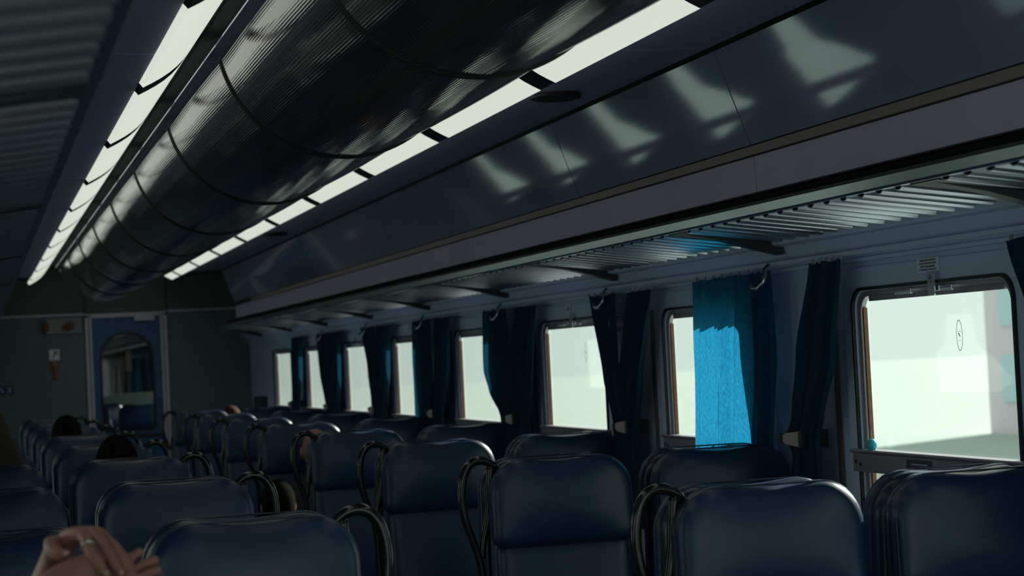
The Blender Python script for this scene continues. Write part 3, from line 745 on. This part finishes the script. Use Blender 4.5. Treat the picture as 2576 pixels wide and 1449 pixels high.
def passenger(x, y, top, rz, hair, label, lean=0.0, clothes='cloth_dark', cat='person'):
    """seated passenger; faces -Y before rotation; top = height of the crown"""
    t = empty('person', (x, y, 0), rz)
    hz = top - .118; hx = lean; k = max(.45, (hz - .14 - .55) / .52)
    sh = .55 + .46 * k
    body = [[((0, .02, .50), (.15, .11)), ((hx * .3, .03, .55 + .2 * k), (.14, .10)), ((hx * .7, .02, sh - .06), (.17, .10)), ((hx * .9, .0, sh + .03), (.07, .06)), ((hx, -.01, hz - .09), (.05, .055)), ((hx, -.01, hz), (.06, .07))],
            [(0, 2), ((hx * .7 + .17, .02, sh - .03), .05), ((hx * .6 + .23, .02, sh - .28), .04), ((hx * .4 + .13, -.22, .62), .03), ((hx * .3 + .05, -.28, .60), (.035, .018))],
            [(0, 2), ((hx * .7 - .17, .02, sh - .03), .05), ((hx * .6 - .23, .02, sh - .28), .04), ((hx * .4 - .13, -.22, .62), .03), ((hx * .3 - .05, -.28, .60), (.035, .018))],
            [(0, 0), ((.11, -.06, .50), .08), ((.12, -.44, .50), .06), ((.12, -.47, .25), .045), ((.12, -.47, .05), .04), ((.12, -.58, .04), .035)],
            [(0, 0), ((-.11, -.06, .50), .08), ((-.12, -.44, .50), .06), ((-.12, -.47, .25), .045), ((-.12, -.47, .05), .04), ((-.12, -.58, .04), .035)]]
    skin_body('body', body, MT[clothes], t)
    h = head_mesh((hx, -.01, hz)).build('head', MT['skin'], t, smooth=True)
    mb = MB()
    for sx in (-1, 1): mb.ell((hx + sx * .028, -.094, hz + .008), (.012, .008, .007), 10, 8)
    mb.build('eye', mat('eye_white', (.5, .5, .5), .2), h)
    if hair:
        mb = MB()
        def hf(d): return 1.0 if rz or d.z > .45 else .86
        mb.ell((hx, .002, hz + .008), (.086, .104, .122), 28, 20, hf); mb.build('hair', MT[hair], h, smooth=True)
    tag(t, label, cat); return t
passenger(.545, 8.17, 1.297, PI, 'hair_black', 'person with black hair seen from behind over the third left seat top')
passenger(.495, 11.5, 1.325, PI, 'hair_black', 'person with dark hair far down on the left, seen over the seat tops')
passenger(1.62, 9.83, .985, PI, 'hair_black', 'person with dark hair leaning low into the aisle behind a right seat', lean=.19)
passenger(1.80, 10.86, 1.20, 0, None, 'person whose bald crown shows pale above the fourth right seat top')
passenger(2.06, 16.62, 1.235, PI, 'hair_red', 'person with reddish hair far down on the right by the bulkhead')

# brown coat hanging by the left wall
mb = MB(); v = []; f = []; N = 28; rows = 16
for i in range(rows + 1):
    u = i / rows; z = 1.79 - .95 * u; hw = .03 + .30 * u ** .75; dp = .02 + .10 * u ** .7
    cx = -.10 + .06 * u
    for j in range(N):
        a = 2 * PI * j / N; k = 1 + .07 * math.sin(a * 5 + u * 3) * u
        v.append((min(cx + hw * math.cos(a) * k, .22), 8.22 + dp * math.sin(a) * k, z))
for i in range(rows):
    for j in range(N):
        k = (j + 1) % N; f.append((i * N + j, i * N + k, (i + 1) * N + k, (i + 1) * N + j))
f.append(tuple(range(N))); f.append(tuple(range(rows * N, (rows + 1) * N))[::-1])
mb.v = [(max(x, -.215), y, z) for x, y, z in v]; mb.f = f
tag(mb.build('hanging_coat', MT['coat'], loc=(-.16, 8.22, 1.79), smooth=True), 'brown coat hanging at the left edge behind the third row of seats', 'coat')

# ---- the person whose hands rest crossed in the near left corner
hp = empty('person', (-.06, 2.95, 0))
def L(x, y, z): return (x + .06, y - 2.95, z)
def pt(px, py, y):
    """(places worked out on the plane y = 3.0)"""
    return None
# lower arm: right forearm palm up, fingers to the right; torso and legs below the frame, one continuous body
lowerh = [
    [(L(-.07, 2.95, .55), (.13, .12)), (L(-.07, 2.93, .75), (.12, .11)), (L(-.08, 2.92, .98), (.13, .10)), (L(-.12, 2.92, 1.08), .06), (L(-.13, 2.93, 1.14), .055)],
    # near arm: shoulder, elbow, wrist, palm
    [(0, 2), (L(.02, 2.86, 1.04), .046), (L(.035, 2.80, 1.06), .044), (L(.045, 2.88, 1.165), .042), (L(.078, 2.94, 1.218), (.040, .038)), (L(.115, 2.962, 1.254), (.038, .030)), (L(.158, 2.975, 1.267), (.016, .036)), (L(.192, 2.982, 1.262), (.014, .032))],
    [(1, 7), (L(.212, 3.0, 1.276), .0085), (L(.224, 3.0, 1.284), .0082), (L(.2335, 3.0, 1.289), .0072)],
    [(1, 7), (L(.218, 2.985, 1.264), .0088), (L(.238, 2.985, 1.271), .0084), (L(.2545, 2.985, 1.275), .0074)],
    [(1, 7), (L(.218, 2.968, 1.250), .0088), (L(.238, 2.968, 1.257), .0084), (L(.2555, 2.968, 1.262), .0074)],
    [(1, 7), (L(.214, 2.955, 1.238), .0082), (L(.230, 2.953, 1.242), .0076), (L(.243, 2.953, 1.246), .0066)],
    [(1, 6), (L(.170, 2.945, 1.240), .0115), (L(.182, 2.925, 1.228), .0095), (L(.198, 2.915, 1.226), .008)],
    # far arm: shoulder, elbow, wrist hidden behind the near forearm, back of the hand
    [(0, 2), (L(-.17, 3.02, 1.0), .045), (L(-.05, 3.20, .98), .043), (L(.035, 3.16, 1.11), .034), (L(.088, 3.09, 1.225), .028), (L(.112, 3.055, 1.292), (.024, .020)), (L(.135, 3.03, 1.318), (.022, .014)), (L(.155, 3.02, 1.318), (.024, .012))],
    # four fingers of the upper hand, draped down over the lower palm
    [(7, 7), (L(.149, 2.985, 1.3115), .0095), (L(.156, 2.955, 1.288), .0105), (L(.166, 2.945, 1.272), .0100), (L(.173, 2.94, 1.2605), .0072)],
    [(7, 7), (L(.163, 3.00, 1.320), .0095), (L(.176, 2.972, 1.299), .0088), (L(.187, 2.955, 1.275), .0083), (L(.195, 2.945, 1.2585), .0068)],
    [(7, 7), (L(.173, 3.01, 1.317), .0088), (L(.187, 2.985, 1.300), .0084), (L(.198, 2.968, 1.278), .0078), (L(.2045, 2.957, 1.262), .0064)],
    [(7, 7), (L(.181, 3.02, 1.308), .0080), (L(.194, 3.0, 1.295), .0075), (L(.205, 2.99, 1.280), .0068), (L(.2115, 2.985, 1.2705), .0056)],
    # thumb
    [(7, 5), (L(.101, 3.02, 1.309), .0115), (L(.099, 2.99, 1.300), .0115), (L(.108, 2.975, 1.2935), .0105), (L(.1195, 2.968, 1.2925), .0085)],
    [(0, 0), (L(.0, 3.02, .52), .08), (L(.02, 3.42, .52), .06), (L(.02, 3.46, .27), .045), (L(.02, 3.46, .06), .04), (L(.02, 3.56, .04), .035)],
    [(0, 0), (L(-.14, 3.02, .52), .08), (L(-.14, 3.42, .52), .06), (L(-.14, 3.46, .27), .045), (L(-.14, 3.46, .06), .04), (L(-.14, 3.56, .04), .035)],
]
skin_body('body', lowerh, MT['skin'], hp)
for n_, c_, r_ in (('finger_nail', L(.1735, 2.9325, 1.2645), (.0048, .002, .0055)), ('finger_nail', L(.1955, 2.938, 1.263), (.0044, .002, .005)), ('finger_nail', L(.1195, 2.960, 1.2955), (.0055, .002, .0045))):
    MB().ell(c_, r_, 10, 8).build(n_, MT['nail'], hp, smooth=True)
mb = MB(); c = Vector(L(.152, 2.972, 1.301)); ax = Vector((.007, -.03, -.0235)).normalized(); u_ = ax.orthogonal().normalized(); w_ = ax.cross(u_)
mb.tube([c + (u_ * math.cos(2 * PI * i / 24) + w_ * math.sin(2 * PI * i / 24)) * .0108 for i in range(24)], .0012, 6, True)
mb.ell(c + Vector((.001, -.007, .0085)), (.003, .003, .003), 8, 6)
mb.build('ring', MT['silver'], hp, smooth=True)
h = head_mesh((0, 0, 0)); h.v = [(x - .07, y, z + 1.22) for x, y, z in [(-a, -b, c2) for a, b, c2 in h.v]]; h.build('head', MT['skin'], hp, smooth=True)
mb = MB(); mb.ell((-.07, -.012, 1.232), (.086, .104, .12), 24, 16, lambda d: 1 if d.y < .3 or d.z > .4 else .85); mb.build('hair', MT['hair_black'], hp, smooth=True)
mb = MB()
pillow(.27, .55, 1.06, .09, .04, [(.06, -.13), (.01, -.11), (0, -.06), (0, .08), (.01, .12), (.05, .135)]).build('shirt', MT['cloth_dark'], hp, smooth=True).location = (-.005, -.02, -.02)
tag(hp, 'person whose crossed bare hands, one with a ring, show at lower left', 'person')
# the seats they sit between
place_seat(0, XS['left window'], 2.56 + .335, PI, 'blue seat below the crossed hands at the lower left corner', 'blue seats turned away from the camera').location = (.03, 2.70, 0)

# ------------------------------------------------------------------ outside
mb = MB(); mb.box(-60, 160, -60, 220, -1.35, -1.3)
struct(mb.build('ground', MT['ballast']))
bd = empty('apartment_building', (27.5, 43, -1.3))
mb = MB(); mb.box(0, 12, -9, 7.5, 0, 6.5); mb.build('wall', MT['render'], bd)
mb = MB(); mb.box(-.25, 12.25, -9.25, 7.75, 6.5, 6.8); mb.build('roof', MT['bar'], bd)
for z in (.9, 3.0, 4.9):
    for y in (-7.5, -4.8, -2.1, .6, 3.3, 5.6):
        f = MB().box(-.06, .05, y, y + 1.0, z, z + 1.3).build('window', MT['teal'], bd)
tag(bd, 'hazy pinkish apartment building seen at the right edge of the nearest window', 'building')
